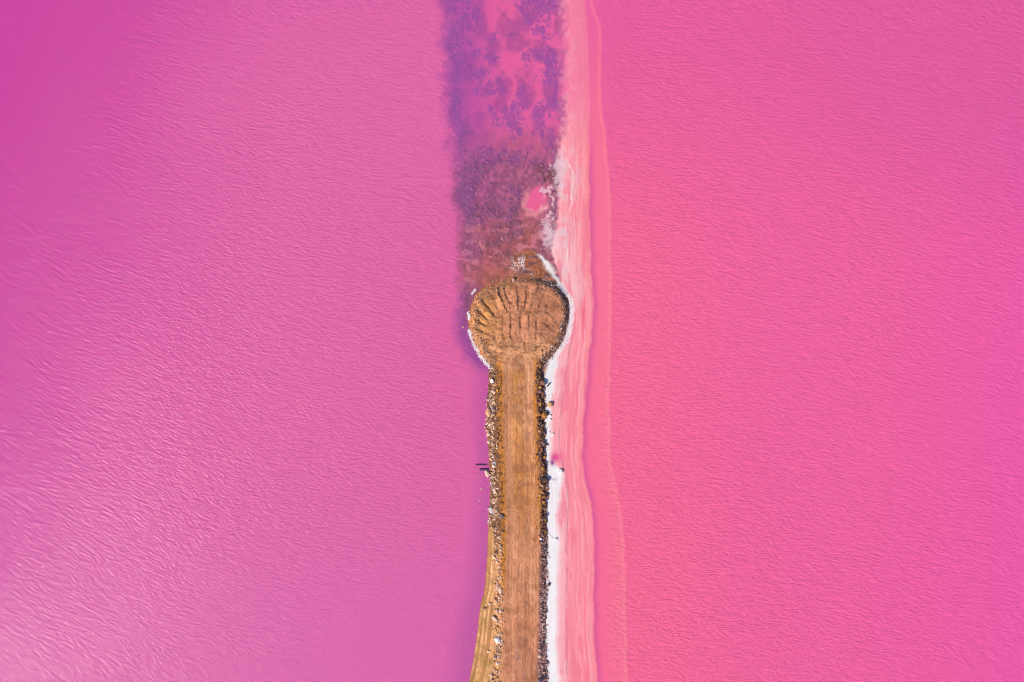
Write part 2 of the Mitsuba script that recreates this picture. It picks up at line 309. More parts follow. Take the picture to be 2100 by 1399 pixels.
# furrows that the machine left on the round head: from, to, depth (m), half width (plan units)
FURROWS = [(985, 610, 1016, 648, .36, 2.4), (975, 631, 1002, 657, .32, 2.2), (972, 651, 1002, 670, .30, 2.1), (972, 672, 1003, 685, .26, 2.2), (1015, 684, 1019, 700, .24, 1.6), (1019, 700, 1022, 714, .26, 1.6),
           (1020, 582, 1034, 620, .22, 1.6), (1038, 604, 1045, 640, .22, 1.6), (1067, 590, 1064, 630, .20, 1.5), (1085, 590, 1078, 632, .20, 1.5),
           (1067, 647, 1069, 674, .22, 1.4), (1086, 646, 1079, 696, .22, 1.6), (1017, 664, 1021, 675, .12, 1.2), (1076, 674, 1078, 712, .20, 1.5),
           (1060, 700, 1061, 716, .12, 1.3), (1050, 690, 1056, 706, .12, 1.2), (1112, 602, 1124, 634, .20, 1.6), (1116, 636, 1142, 656, .20, 1.9), (1116, 664, 1146, 684, .18, 1.8), (1110, 686, 1140, 704, .16, 1.6),
           (1010, 610, 1020, 622, .10, 1.4), (1052, 576, 1064, 586, .28, 3.0), (1064, 584, 1092, 589, .24, 2.2), (1092, 586, 1140, 598, .10, 1.2), (1128, 596, 1146, 612, .14, 1.6), (985, 700, 1012, 706, .08, 1.2),
           (1000, 740, 1018, 746, .16, 2.0), (1040, 738, 1040, 800, .10, 1.5), (1053, 744, 1052, 806, .11, 1.3),
           (1082, 738, 1081, 850, .12, 1.5), (1091, 740, 1092, 860, .06, 1.0), (1047, 738, 1047, 790, .06, 1.0), (1040, 830, 1039, 850, .10, 1.2), (1061, 1180, 1062, 1399, .05, 1.4), (1058, 1200, 1058, 1399, .04, 1.0)]
# fields of parallel cleat marks: middle, half length, half width, direction (degrees in plan), spacing
CLEATS = [(1117, 586, 24, 11, 14, 2.7), (1140, 625, 16, 9, 34, 2.7), (1017, 604, 14, 9, -33, 2.5), (1090, 640, 26, 6, 6, 2.4), (1124, 667, 12, 8, 28, 2.6), (1007, 704, 8, 10, 85, 1.8), (1065, 741, 15, 6, 88, 2.0)]


def land_height(e, s):
    ang = np.arctan2(s - HC[1], e - HC[0])
    rad = np.hypot(e - HC[0], s - HC[1])
    wob = 5.0 * nz(e, s, 11, 1, 4)
    into = HEAD(ang) - rad + wob
    soft = 15 + 16 * np.exp(-((ang + 1.75) / .75) ** 2)
    head = .07 * np.clip(into, -20, 0) + .62 * sst(-1, soft, into) * (into > -1) + .10 * sst(6, 16, into) * (1 - sst(16, 26, into))
    d = e - SHORE(s) + .6 * wob
    shelf = np.maximum(RUB_W(s) - SHORE(s), .5)
    low = np.where(d < shelf, .06 + .22 * np.clip(d / shelf, 0, 1) * np.clip(shelf / 12, 0, 1), 0)
    rise = sst(0, 1, (e - RUB_W(s) + .8 * wob) / np.maximum(TR_W(s) - RUB_W(s), 4))
    base = np.where(d < shelf, low, .06 + .22 * np.clip(shelf / 12, 0, 1))
    west = base + (.68 - base) * rise
    eastf = .65 * sst(0, 1, (TOE_E(s) - e + .8 * wob) / np.maximum(TOE_E(s) - TR_E(s), 4)) + .03
    stem = np.minimum(west, eastf)
    out = np.minimum(d, TOE_E(s) + 1 - e)
    stem = np.where(out < 0, .07 * np.clip(out, -20, 0), stem)
    stem = np.where(s < 690, -1.4, stem * sst(690, 712, s) + -1.4 * (1 - sst(690, 712, s)))
    h = np.maximum(head, stem)
    # rounded shoulders of the track, wheel ruts, clods
    on = sst(.40, .62, h)
    mid = (e - TR_W(s)) / (TR_E(s) - TR_W(s))
    stemw = sst(725, 760, s)
    h = h - .05 * stemw * on * (np.exp(-((mid - .22) / .09) ** 2) + np.exp(-((mid - .74) / .09) ** 2))
    h = h + .045 * on * stemw * (meshkit.fbm(np.stack([e / 2.0, s / 90, 0 * e + 5.0], -1), 2, 3) - .5)
    h = h + .10 * on * nz(e, s, 10, 5, 4) + .035 * (h > 0) * nz(e, s, 2.2, 8, 2)
    shelfm = (e > SHORE(s)) * (e < RUB_W(s) + 3) * sst(1040, 1090, s)
    h = h + .09 * shelfm * (meshkit.fbm(np.stack([(e - SHORE(s)) / 3.2, s / 140, 0 * e + 2.0], -1), 2, 6) - .5)
    # mound where the machine turned, furrows and cleat marks
    h = h + .16 * np.exp(-((s - 716 - 3 * np.sin(e / 7)) / 7) ** 2) * (np.abs(e - 1066) < 46) * (.6 + 1.6 * nz(e, s, 7, 12))
    h = h + on * .10 * (1 - stemw) * nz(e, s, 16, 21, 2)
    # passes of the blade: each lies a little askew, so that its east edge stands above the next
    def panels(q, edges, lift):
        t = np.searchsorted(edges, q) - 1
        ok = (t >= 0) & (t < len(edges) - 1)
        t = np.clip(t, 0, len(edges) - 2)
        ed = np.array(edges, float)
        f = (q - ed[t]) / (ed[t + 1] - ed[t])
        amp = np.array([.6, 1.1, .8, 1.2, .7, 1.0, .9, 1.15, .65])[t % 9]
        return np.where(ok, lift * amp * (np.clip(f / .84, 0, 1) - np.clip((f - .84) / .16, 0, 1) - .5), 0)
    wv = 5.5 * nz(e, s, 17, 33, 3)
    ends = 16 * nz(e, 0 * s, 13, 34, 2)
    lowrow = sst(638, 652, s + wv + ends) * (1 - sst(688, 708, s + 2 * wv - ends)) * np.clip(.8 + 2.5 * nz(e, s, 10, 35, 2), .1, 1.3) * sst(1012, 1020, e) * (1 - sst(1106, 1114, e))
    h = h + on * lowrow * panels(e + wv + .06 * (s - 670) * (e - 1060) / 40, [1014, 1031, 1048, 1068, 1085, 1100, 1113], .17)
    fan = np.degrees(np.arctan2(e - 1062, 740 - s)) + wv
    toprow = sst(580, 588, s + wv) * (1 - sst(632, 640, s + wv)) * sst(1010, 1020, e) * (1 - sst(1116, 1124, e))
    h = h + on * toprow * panels(fan, [-30, -22, -14, -9, 0, 7, 15, 22, 30, 38], .16)
    h = h + on * (1 - stemw) * .22 * np.maximum(nz(e, s, 6, 44, 4), 0)
    for x0, y0, x1, y1, dep, w in FURROWS:
        bend = 3.4 * nz(e, s, 11, 14, 3)
        fade = np.clip(.75 + 2.2 * nz(e, s, 6, 15, 2), .1, 1.3)
        ux, uy = x1 - x0, y1 - y0
        L = math.hypot(ux, uy)
        a = ((e - x0) * ux + (s - y0) * uy) / L
        b = ((e - x0) * uy - (s - y0) * ux) / L + bend * 1.3
        k = sst(-3, 7, a) * (1 - sst(L - 6, L + 3, a))
        big = 1.0 if dep > .25 and x0 < 1000 else .60
        w = 1.6 * w if big < 1 else 1.3 * w
        h = h + on * k * fade * .60 * big * dep * (-np.exp(-(b / w) ** 2) + .75 * np.exp(-((b + 2.2 * w) / (1.5 * w)) ** 2))
    for x0, y0, hl, hw, deg, sp in CLEATS:
        c0, s0 = math.cos(math.radians(deg)), math.sin(math.radians(deg))
        a = (e - x0) * c0 + (s - y0) * s0
        b = -(e - x0) * s0 + (s - y0) * c0 + .010 * a * a
        k = (1 - sst(hl - 4, hl, np.abs(a))) * (1 - sst(hw - 2, hw, np.abs(b)))
        h = h + on * k * .05 * np.sin(2 * math.pi * b / sp)
    # trench behind the boulder on the north rim
    return h


def shoal_height(e, s):
    """The shoal and the salt: a few centimetres of relief at the level of the water."""
    k = sst(4, 30, e - SH_L(s)) * (1 - sst(-14, -2, e - SH_R(s)))
    d = ev(rubble, e, s)
    low = .35 + .65 * sst(240, 360, s)
    return k * (.02 + low * d * (.05 + .22 * np.maximum(nz(e, s, 4.5, 4, 3), -.1)))


def salt_height(e, s):
    q = np.clip((SB(s) - e) / np.maximum(SB(s) - SH_R(s), 5), 0, 1)
    k = sst(0, .12, q) * (1 - sst(.97 - .5 * (1 - sst(250, 560, s)), 1, q) * (1 - sst(560, 620, s)))
    return k * (.012 + .05 * q + .03 * nz(e - .6 * SB(s), s / 14, 5, 7, 3) * sst(200, 400, s))


# ------------------------------------------------------------------ sheets
def sheet(left, right, rows, cols, height=None):
    """A sheet between two lines of the plan, row by row from north to south."""
    s = np.repeat(rows[:, None], len(cols), 1)
    a, b = left(rows)[:, None], right(rows)[:, None]
    e = a + (b - a) * cols[None, :]
    z = np.zeros_like(e) if height is None else height(e, s)
    v = np.stack([wx(e), wy(s), z], -1).reshape(-1, 3)
    n, m = e.shape
    i = (np.arange(n - 1)[:, None] * m + np.arange(m - 1)[None]).ravel()
    f = np.stack([i, i + m, i + m + 1, i + 1], -1)
    return v, f


rows = np.concatenate([[-60000, -20000, -6000, -2500], np.arange(-900, -100, 20), np.arange(-100, 1500, 1.6), np.arange(1500, 2200, 20), [4000, 9000, 20000, 60000]]).astype(float)
lin01 = np.linspace(0, 1, 12)


def add(name, mesh, bsdf, smooth=False, kind=None, label=None, cat=None, group=None, color=None):
    scene[name] = mikit.ply(mesh, bsdf, smooth=smooth, color=color)
    t = {}
    if label: t['label'] = label
    if cat: t['category'] = cat
    if group: t['group'] = group
    if kind: t['kind'] = kind
    labels[name] = t
    return name


add('water', sheet(lambda r: 0 * r - 60000, SH_L, rows, np.concatenate([np.linspace(0, .97, 4), np.linspace(.975, 1, 20)])), 'lake_surface', True, 'structure', 'rippled magenta pond water west of the causeway')
add('shoal', sheet(SH_L, SH_R, rows, np.linspace(0, 1, 170), shoal_height), 'lake_surface', True, 'structure', 'purple shoal of drowned rubble north of the round causeway head')
add('salt_flat', sheet(SH_R, SB, rows, np.linspace(0, 1, 70), salt_height), 'lake_surface', True, 'structure', 'pale pink and white salt crust along the east side of the causeway')
add('water_001', sheet(SB, lambda r: 0 * r + 60000, rows, np.concatenate([np.linspace(0, .025, 20), np.linspace(.03, 1, 4)])), 'lake_surface', True, 'structure', 'hot pink pond water east of the salt')


LOW_TONE = Curve([(1000, .5), (1013, .5), (1015, .75), (1030, .7), (1032, .45), (1047, .4), (1049, .8), (1057, .75), (1059, .55), (1067, .5), (1069, .9), (1084, .8), (1086, .35), (1099, .4), (1101, .65), (1112, .5), (1114, .3), (1130, .3)])
FAN_TONE = Curve([(-60, .5), (-23, .5), (-21, .8), (-15, .7), (-13, .4), (-10, .5), (-8, .75), (-1, .65), (1, .35), (6, .4), (8, .6), (14, .45), (16, .2), (21, .3), (23, .5), (29, .3), (31, .1), (60, .2)])


def land_colour(p, n, uv):
    e = p.x / U + 1050.0
    s = 699.5 - p.y / U
    into = head_in(e, s) + 6 * (fbm(e / 7, s / 7, 4.) - .5)
    stem = ss(722, 748, s + 8 * (fbm(e / 9, s / 9, 1.) - .5))
    fine = fbm(e / 1.6, s / 1.6, 3., octaves=3) - .5
    blot = fbm(e / 14, s / 14, 6., octaves=3) - .5
    # round head
    head = mix(C(196, 138, 96), C(188, 128, 98), ss(1010, 1060, e + 50 * blot))
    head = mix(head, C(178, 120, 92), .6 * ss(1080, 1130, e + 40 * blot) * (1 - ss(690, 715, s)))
    head = mix(head, C(204, 146, 84), .6 * (1 - ss(1000, 1022, e + 20 * blot)) * ss(612, 630, s) * (1 - ss(675, 700, s)))
    head = mix(head, C(214, 158, 114), .75 * ss(690, 712, s + 22 * blot))
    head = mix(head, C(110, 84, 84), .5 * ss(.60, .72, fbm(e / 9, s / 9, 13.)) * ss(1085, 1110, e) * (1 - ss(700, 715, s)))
    head = mix(head, C(150, 98, 74), .6 * dr.clip(5 * (fbm(e / 11, s / 9, 61., octaves=4) - .5), 0, 1))
    head = mix(head, C(112, 72, 54), .6 * ss(.58, .68, fbm(e / 4.5, s / 3.2, 23., octaves=4)))
    wv = 5 * (fbm(e / 17, s / 17, 62.) - .5)
    tone = dr.lerp(FAN_TONE(57.3 * dr.atan2(e - 1062, 740 - s) + wv), LOW_TONE(e + wv), ss(640, 648, s + wv)) - .5
    inrow = ss(588, 594, s) * (1 - ss(696, 706, s + wv)) * ss(1014, 1022, e) * (1 - ss(1112, 1124, e))
    head = head * (1 + .42 * tone * inrow + .55 * blot)
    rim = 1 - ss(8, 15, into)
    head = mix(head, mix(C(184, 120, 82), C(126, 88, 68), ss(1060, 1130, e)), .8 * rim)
    # stem
    mid = (e - TR_W(s)) / (TR_E(s) - TR_W(s))
    runs = fbm(e / 2.4, s / 150, 2., octaves=3) - .5
    sway = e + 3.0 * (fbm(s / 70, 81.) - .5)
    runs = .6 * fbm(sway / 2.2, s / 110, 2., octaves=3) + .4 * fbm(e / 1.5, s / 24, 82., octaves=2) - .5
    track = mix(C(198, 140, 104), C(194, 130, 98), ss(1000, 1250, s + 300 * blot))
    centre = dr.exp(-dr.square((mid - .47 + .12 * blot) / .17)) * (1 - ss(1010, 1120, s + 120 * blot)) * ss(748, 768, s)
    centre = centre * (1 - .85 * ss(.4, .8, bell(e, s + 8 * blot, 1064, 836, 34, 9))) * ss(.22, .50, fbm(e / 8, s / 22, 83., octaves=4) + .12 * ss(850, 900, s))
    track = mix(track, mix(C(180, 116, 48), C(190, 128, 64), dr.clip(.5 + 3 * fine, 0, 1)), .9 * centre)
    track = mix(track, C(186, 120, 70), .6 * ss(880, 930, s) * (1 - ss(1040, 1130, s)) * ss(.3, .5, mid) * (1 - ss(.85, .95, mid)))
    track = mix(track, C(214, 160, 124), .45 * dr.clip(4.5 * runs, 0, 1))
    track = mix(track, C(160, 100, 70), .45 * dr.clip(-4.5 * runs, 0, 1))
    track = mix(track, C(172, 116, 104), .6 * ss(1260, 1420, s) * ss(.42, .60, fbm(e / 9, s / 40, 8., octaves=4)))
    track = mix(track, C(150, 98, 72), .55 * ss(.56, .70, fbm(e / 12, s / 16, 84., octaves=4)))
    track = mix(track, C(150, 96, 78), .5 * dr.exp(-dr.square((e - 1060.5 - 3 * (fbm(s / 40, 104.) - .5)) / 1.6)) * ss(1150, 1210, s) * ss(.32, .52, fbm(s / 11, e / 6, 105.)))
    track = mix(track, C(164, 126, 134), .5 * bell(e, s, 1061, 1346, 2.6, 15))
    wide = fbm(e / 22, s / 46, 106., octaves=4) - .5
    track = track * (1 + .50 * wide + .24 * blot)
    turns = dr.abs(fbm(e / 26, s / 60, 107.) - .5)
    track = mix(track, C(222, 168, 134), .4 * ss(.022, .004, turns))
    verge = dr.maximum(1 - ss(.0, .12, mid + .12 * blot), ss(.90, 1.0, mid + .14 * blot) * (1 - ss(1040, 1110, s)))
    track = mix(track, mix(C(206, 134, 42), C(176, 110, 48), dr.clip(.5 + 3 * fine, 0, 1)), .85 * verge * (1 - ss(1180, 1240, s)))
    track = mix(track, C(156, 98, 64), .38 * ss(.62, .74, fbm(e / 3.2, s / 5, 33., octaves=3)))
    bank = dr.maximum(ss(0.02, -.16, mid + .12 * blot), ss(1.0, 1.12, mid + .10 * blot))
    bankc = mix(C(112, 80, 62), C(96, 68, 56), ss(1060, 1090, e))
    bankc = mix(bankc, C(172, 122, 114), ss(1060, 1090, e) * ss(1130, 1230, s))
    bankc = mix(bankc, C(200, 148, 100), (1 - ss(1060, 1090, e)) * ss(1090, 1160, s))
    track = mix(track, bankc, bank)
    d = e - SHORE(s)
    ln = fbm((e - SHORE(s)) / 2.6, s / 180, 5., octaves=2) - .5
    shelf = mix(mix(C(190, 142, 92), C(176, 138, 80), ss(.4, .6, fbm(e / 9, s / 60, 3.))), C(220, 168, 124), dr.clip(2.6 * ln + 1.2 * blot, 0, 1))
    shelf = mix(shelf, C(158, 102, 70), .7 * dr.clip(-2.8 * ln + 1.4 * blot, 0, 1))
    shelf = shelf * (1 + .7 * blot)
    on_shelf = (1 - ss(-4, 3, e - RUB_W(s) + 10 * blot)) * ss(1050, 1100, s)
    track = mix(track, shelf, on_shelf)
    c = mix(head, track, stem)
    damp = 1 - ss(.02, .14, p.z + .06 * fine)
    c = mix(c, C(150, 86, 74), .8 * damp)
    c = mix(c, C(240, 236, 240), .9 * damp * ss(1090, 1120, e) * ss(.42, .55, fbm(e / 3, s / 6, 2.)))
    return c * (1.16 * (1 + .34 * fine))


scene['dirt'] = {'type': 'principled', 'base_color': mikit.proc(land_colour), 'roughness': 0.9, 'specular': 0.2}

# the causeway: one height field from the round head to far beyond the south edge
ge = np.arange(820, 1200, 1.25)
gs = np.concatenate([np.arange(540, 1440, 1.25), np.arange(1440, 2200, 6)])
E, S = np.meshgrid(ge, gs)
H = land_height(E, S)
keep = H > -.32
idx = -np.ones(H.shape, int)
n, m = H.shape
quad = keep[:-1, :-1] & keep[1:, :-1] & keep[1:, 1:] & keep[:-1, 1:]
i = (np.arange(n - 1)[:, None] * m + np.arange(m - 1)[None])[quad]
v = np.stack([wx(E), wy(S), H], -1).reshape(-1, 3)
f = np.stack([i, i + m, i + m + 1, i + 1], -1)
used = np.unique(f)
back = np.zeros(len(v), int); back[used] = np.arange(len(used))
add('causeway', (v[used], back[f]), 'dirt', True, 'structure', 'brown earth causeway with a round turning head and a graded track')

from scipy.interpolate import RegularGridInterpolator
_h = RegularGridInterpolator((gs, ge), H, bounds_error=False, fill_value=-.05)


def ground(e, s):
    return np.maximum(_h(np.stack([np.asarray(s, float), np.asarray(e, float)], -1)), 0.0)


# ------------------------------------------------------------------ stones
scene['stone'] = {'type': 'principled', 'base_color': {'type': 'mesh_attribute', 'name': 'vertex_color'}, 'roughness': 0.85, 'specular': 0.25}
TAN, CREAM, BROWN, DARK, PINKISH, CHALK, OCHRE, GREY = (C(214, 166, 128), C(240, 210, 186), C(152, 106, 84), C(92, 72, 72), C(212, 168, 158), C(246, 240, 242), C(196, 140, 70), C(140, 118, 124))
rng = np.random.default_rng(7)


def hull_stone(r, k=13):
    p = r.normal(size=(k, 3))
    p /= np.linalg.norm(p, axis=1, keepdims=True)
    p *= r.uniform(.78, 1.05, (k, 1))
    h = trimesh.convex.convex_hull(p)
    return np.array(h.vertices), np.array(h.faces)


SMALL = [hull_stone(rng) for _ in range(24)]


def turn(r):
    a = r.uniform(0, 2 * math.pi)
    t = r.normal(0, .3, 2)
    c, s = math.cos(a), math.sin(a)
    m = np.array([[c, -s, 0], [s, c, 0], [0, 0, 1.0]])
    tx = np.array([[1, 0, 0], [0, math.cos(t[0]), -math.sin(t[0])], [0, math.sin(t[0]), math.cos(t[0])]])
    return m @ tx


def scatter(e, s, size, tones, weights, z=None, sunk=.25, r=rng):
    """Many small stones as one mesh with a tone for each stone."""
    V, F, K, at = [], [], [], 0
    z = ground(e, s) if z is None else z
    tones = np.array(tones)
    pick = r.choice(len(tones), len(e), p=np.array(weights) / sum(weights))
    for j in range(len(e)):
        v, f = SMALL[r.integers(len(SMALL))]
        rad = size[j] * U / 2
        q = (v * [1, r.uniform(.62, 1), r.uniform(.6, .9)]) @ turn(r).T * rad
        V.append(q + [wx(e[j]), wy(s[j]), z[j] + rad * (.75 - sunk)])
        F.append(f + at); at += len(v)
        K.append(np.tile(np.clip(tones[pick[j]] * r.uniform(.75, 1.15), .01, .9), (len(v), 1)))
    V, F, K = np.vstack(V), np.vstack(F), np.vstack(K)
    # faceted shading needs its own corners
    return (V[F].reshape(-1, 3), np.arange(len(F) * 3).reshape(-1, 3)), K[F].reshape(-1, 3)


def gravel(name, label, *a, **k):
    mesh, col = scatter(*a, **k)
    add(name, mesh, 'stone', False, 'stuff', label, 'gravel', color=col)


def band(lo, hi, s0, s1, n, p=1.0):
    s = rng.uniform(s0, s1, n)
    t = rng.beta(1.6, 1.6, n)
    return lo(s) + (hi(s) - lo(s)) * t + rng.normal(0, 1.5, n), s


def clumpy(e, s, share):
    """Thins the stones to loose heaps with bare ground between."""
    d = nz(e, s, 7, 51, 3)
    k = d > np.quantile(d, 1 - share)
    k |= rng.uniform(size=len(e)) < .12
    return e[k], s[k]


e, s = clumpy(*band(lambda q: SHORE(q) - 1, lambda q: TR_W(q) - 12, 752, 1090, 2700), .62)
gravel('gravel', 'cream and tan gravel along the west waterline of the causeway', e, s, np.clip(rng.lognormal(.88, .46, len(e)), 1.3, 6), [TAN, CREAM, BROWN, DARK, CHALK], [.36, .28, .20, .10, .06])
e, s = clumpy(*band(lambda q: TR_W(q) - 13, lambda q: TR_W(q) + 1, 752, 1090, 1700), .6)
gravel('gravel_007', 'dark brown gravel high on the west bank beside the track', e, s, np.clip(rng.lognormal(.72, .44, len(e)), 1.2, 5), [BROWN, DARK, OCHRE, TAN], [.42, .24, .22, .12])
e, s = clumpy(*band(RUB_W, lambda q: TR_W(q) - 2, 1080, 1402, 2000), .5)
gravel('gravel_001', 'cream gravel heaped along the tan shelf at the south end of the west bank', e, s, np.clip(rng.lognormal(.8, .5, len(e)), 1.2, 6), [TAN, CREAM, BROWN, DARK], [.42, .3, .18, .1])
e, s = clumpy(*band(TR_E, TOE_E, 745, 1110, 3200), .66)
gravel('gravel_002', 'dark brown gravel between the rocks on the east bank beside the white salt', e, s, np.clip(rng.lognormal(.95, .48, len(e)), 1.3, 7), [BROWN, C(182, 128, 102), DARK, TAN, OCHRE], [.36, .24, .12, .18, .10])
e, s = clumpy(*band(lambda q: TR_E(q) + 5, TOE_E, 1095, 1402, 3200), .66)
gravel('gravel_003', 'pinkish gravel on the east bank at the south end of the causeway', e, s, np.clip(rng.lognormal(.8, .42, len(e)), 1.3, 5.5), [PINKISH, C(176, 132, 128), DARK, BROWN, CREAM], [.36, .24, .10, .14, .16])
n = 4200
a = rng.uniform(-math.pi, math.pi, n)
keep = ~((a > 1.05) & (a < 2.05))
a = a[keep]
deep = rng.beta(1.4, 1.9, len(a)) * np.where(np.abs(a) > 1.9, 26, 19) + 1
north = (a > -2.4) & (a < -1.0)
keep = ~north | (rng.uniform(size=len(a)) < .6)
a, deep = a[keep], deep[keep]
north = (a > -2.4) & (a < -1.0)
rr = HEAD(a) - np.where(north, deep * 1.5 - 9, deep)
e, s = HC[0] + rr * np.cos(a), HC[1] + rr * np.sin(a)
eastern = np.cos(a) > .1
for nm, lb, k, tn, wt in (('gravel_004', 'fine sandy gravel on the west rim of the round head', ~eastern, [TAN, CREAM, BROWN, OCHRE, DARK], [.36, .18, .26, .12, .08]),
                          ('gravel_005', 'dark salt-dusted gravel on the east rim of the round head', eastern, [BROWN, DARK, TAN, CHALK, PINKISH], [.34, .24, .16, .14, .12])):
    gravel(nm, lb, e[k], s[k], np.clip(rng.lognormal(.66, .36, k.sum()), 1.1, 3.6), tn, wt)
n = 1500
a, q = rng.uniform(-math.pi, math.pi, n), np.sqrt(rng.uniform(0, 1, n)) * 86
e, s = HC[0] + q * np.cos(a), HC[1] + q * np.sin(a)
keep = nz(e, s, 9, 77) > .02
gravel('clods', 'loose brown clods of earth strewn over the round head', e[keep], s[keep], np.clip(rng.lognormal(.2, .4, keep.sum()), .8, 3.0), [C(186, 124, 84), C(146, 96, 68), C(214, 160, 112)], [.5, .3, .2])
e, s = np.concatenate([rng.normal(1031, 4.5, 1100), rng.normal(1099, 4, 700)]), np.concatenate([rng.uniform(770, 1180, 1100), rng.uniform(780, 1120, 700)])
gravel('clods_001', 'orange earth clods along both verges of the track', e, s, np.clip(rng.lognormal(.25, .4, len(e)), .8, 2.8), [C(206, 138, 52), C(160, 100, 48), C(216, 164, 96)], [.5, .3, .2])
# pebbles that break the surface of the shoal
pe, ps = rng.uniform(915, 1150, 9000), 560 * rng.beta(1.7, 1.0, 9000)
dens = ev(rubble, pe, ps) * (.10 + .9 * sst(180, 340, ps)) + .25 * sst(440, 520, ps) * (pe < 1040)
dens *= (.15 + 1.7 * sst(.05, .25, nz(pe, ps, 12, 31)))
keep = (rng.uniform(size=9000) < .42 * dens) & (pe > SH_L(ps) + 14) & (pe < SH_R(ps) - 6)
pe, ps = pe[keep], ps[keep]
gravel('gravel_006', 'scattered tan pebbles that break the surface of the purple shoal', pe, ps, np.clip(rng.lognormal(.42, .36, len(pe)), 1.0, 3.0), [TAN, CREAM, BROWN, OCHRE, DARK], [.36, .2, .2, .12, .12], z=shoal_height(pe, ps))


# white salt crust along the waterline
def crust(name, label, line, n, spread, size):
    p = np.array(line, float)
    d = np.concatenate([[0], np.cumsum(np.hypot(*np.diff(p, axis=0).T))])
    t = rng.uniform(0, d[-1], n)
    e = np.interp(t, d, p[:, 0]) + rng.normal(0, spread, n) + 2.5 * nz(t, t * 0, 9, 3)
    s = np.interp(t, d, p[:, 1]) + rng.normal(0, spread, n)
    mesh, col = scatter(e, s, np.clip(rng.lognormal(math.log(size), .3, n), 1.2, 6), [CHALK, C(232, 218, 226), C(214, 190, 204)], [.68, .22, .1], z=np.minimum(ground(e, s), .35), sunk=.3)
    add(name, mesh, 'stone', False, 'stuff', label, 'salt crust', color=col)


crust('salt_crust', 'white salt crust lining the southwest waterline of the round head', [(964, 676), (965, 690), (972, 708), (980, 722), (990, 736), (1002, 749), (1006, 756)], 420, 2.0, 2.6)
crust('salt_crust_001', 'small white salt patch on the west waterline of the round head', [(961, 640), (962, 648), (963, 655)], 90, 1.5, 2.6)
crust('salt_crust_002', 'white salt patch at the northwest edge of the round head', [(968, 603), (971, 599), (975, 595)], 70, 1.4, 2.2)
crust('salt_crust_003', 'white salt crust fringing the east waterline of the round head', [(1143, 583), (1156, 596), (1166, 609), (1171, 622), (1172, 640), (1168, 664), (1162, 690), (1153, 709), (1140, 727), (1126, 742)], 620, 1.9, 2.3)
crust('salt_crust_004', 'thin white salt streak among the west bank rocks', [(1006, 800), (1007, 815), (1008, 835), (1010, 900), (1011, 912), (1010, 925), (1010, 935), (1013, 950), (1008, 1000), (1011, 1010)], 260, 1.8, 2.0)
crust('salt_crust_005', 'bright white salt clump low on the west bank', [(1004, 1044), (1009, 1046), (1008, 1052)], 70, 2.0, 3.0)
crust('salt_crust_006', 'white salt lumps on the wet spit north of the round head', [(1045, 553), (1063, 543), (1070, 538), (1068, 548)], 80, 3.4, 2.4)


# boulders: east, south, width, length, turn, tone, label
def boulder(w, l, h, tone, seed, chips=9, sub=3):
    r = np.random.default_rng(seed)
    b = trimesh.creation.icosphere(subdivisions=sub)
    v = np.array(b.vertices)
    for _ in range(chips):
        d = r.normal(size=3); d /= np.linalg.norm(d)
        lim = r.uniform(.62, .88)
        over = np.maximum(v @ d - lim, 0)
        v = v - .92 * over[:, None] * d
    v = v * (1 + .16 * (meshkit.fbm(v * 1.7 + seed, 3, seed) - .5))[:, None]
    v = v * np.array([w, l, h]) * U / 2
    k = meshkit.fbm(v * 6 / U / max(w, l) * .5 + seed, 3, seed)[:, None]
    col = np.clip(np.array(tone) * (.62 + .72 * k), .01, .9)
    f = np.array(b.faces)
    return (v[f].reshape(-1, 3), np.arange(len(f) * 3).reshape(-1, 3)), col[f].reshape(-1, 3)


count = {}


def name_of(kind):
    count[kind] = count.get(kind, -1) + 1
    return kind if count[kind] == 0 else f'{kind}_{count[kind]:03d}'


def put(kind, e, s, w, l, deg, tone, label, group=None, cat='rock', tall=.75, sub=3, z=None, sunk=.28):
    nm = name_of(kind)
    seed = 100 + 7 * len(labels)
    h = tall * min(w, l)
    (v, f), col = boulder(w, l, h, tone, seed, sub=sub)
    a = math.radians(deg)
    R = np.array([[math.cos(a), -math.sin(a), 0], [math.sin(a), math.cos(a), 0], [0, 0, 1.0]])
    zz = float(ground(np.array([e]), np.array([s]))[0]) if z is None else z
    v = v @ R.T + [wx(e), wy(s), zz + h * U / 2 - sunk * h * U]
    add(nm, (v, f), 'stone', False, None, label, cat, group, color=col)


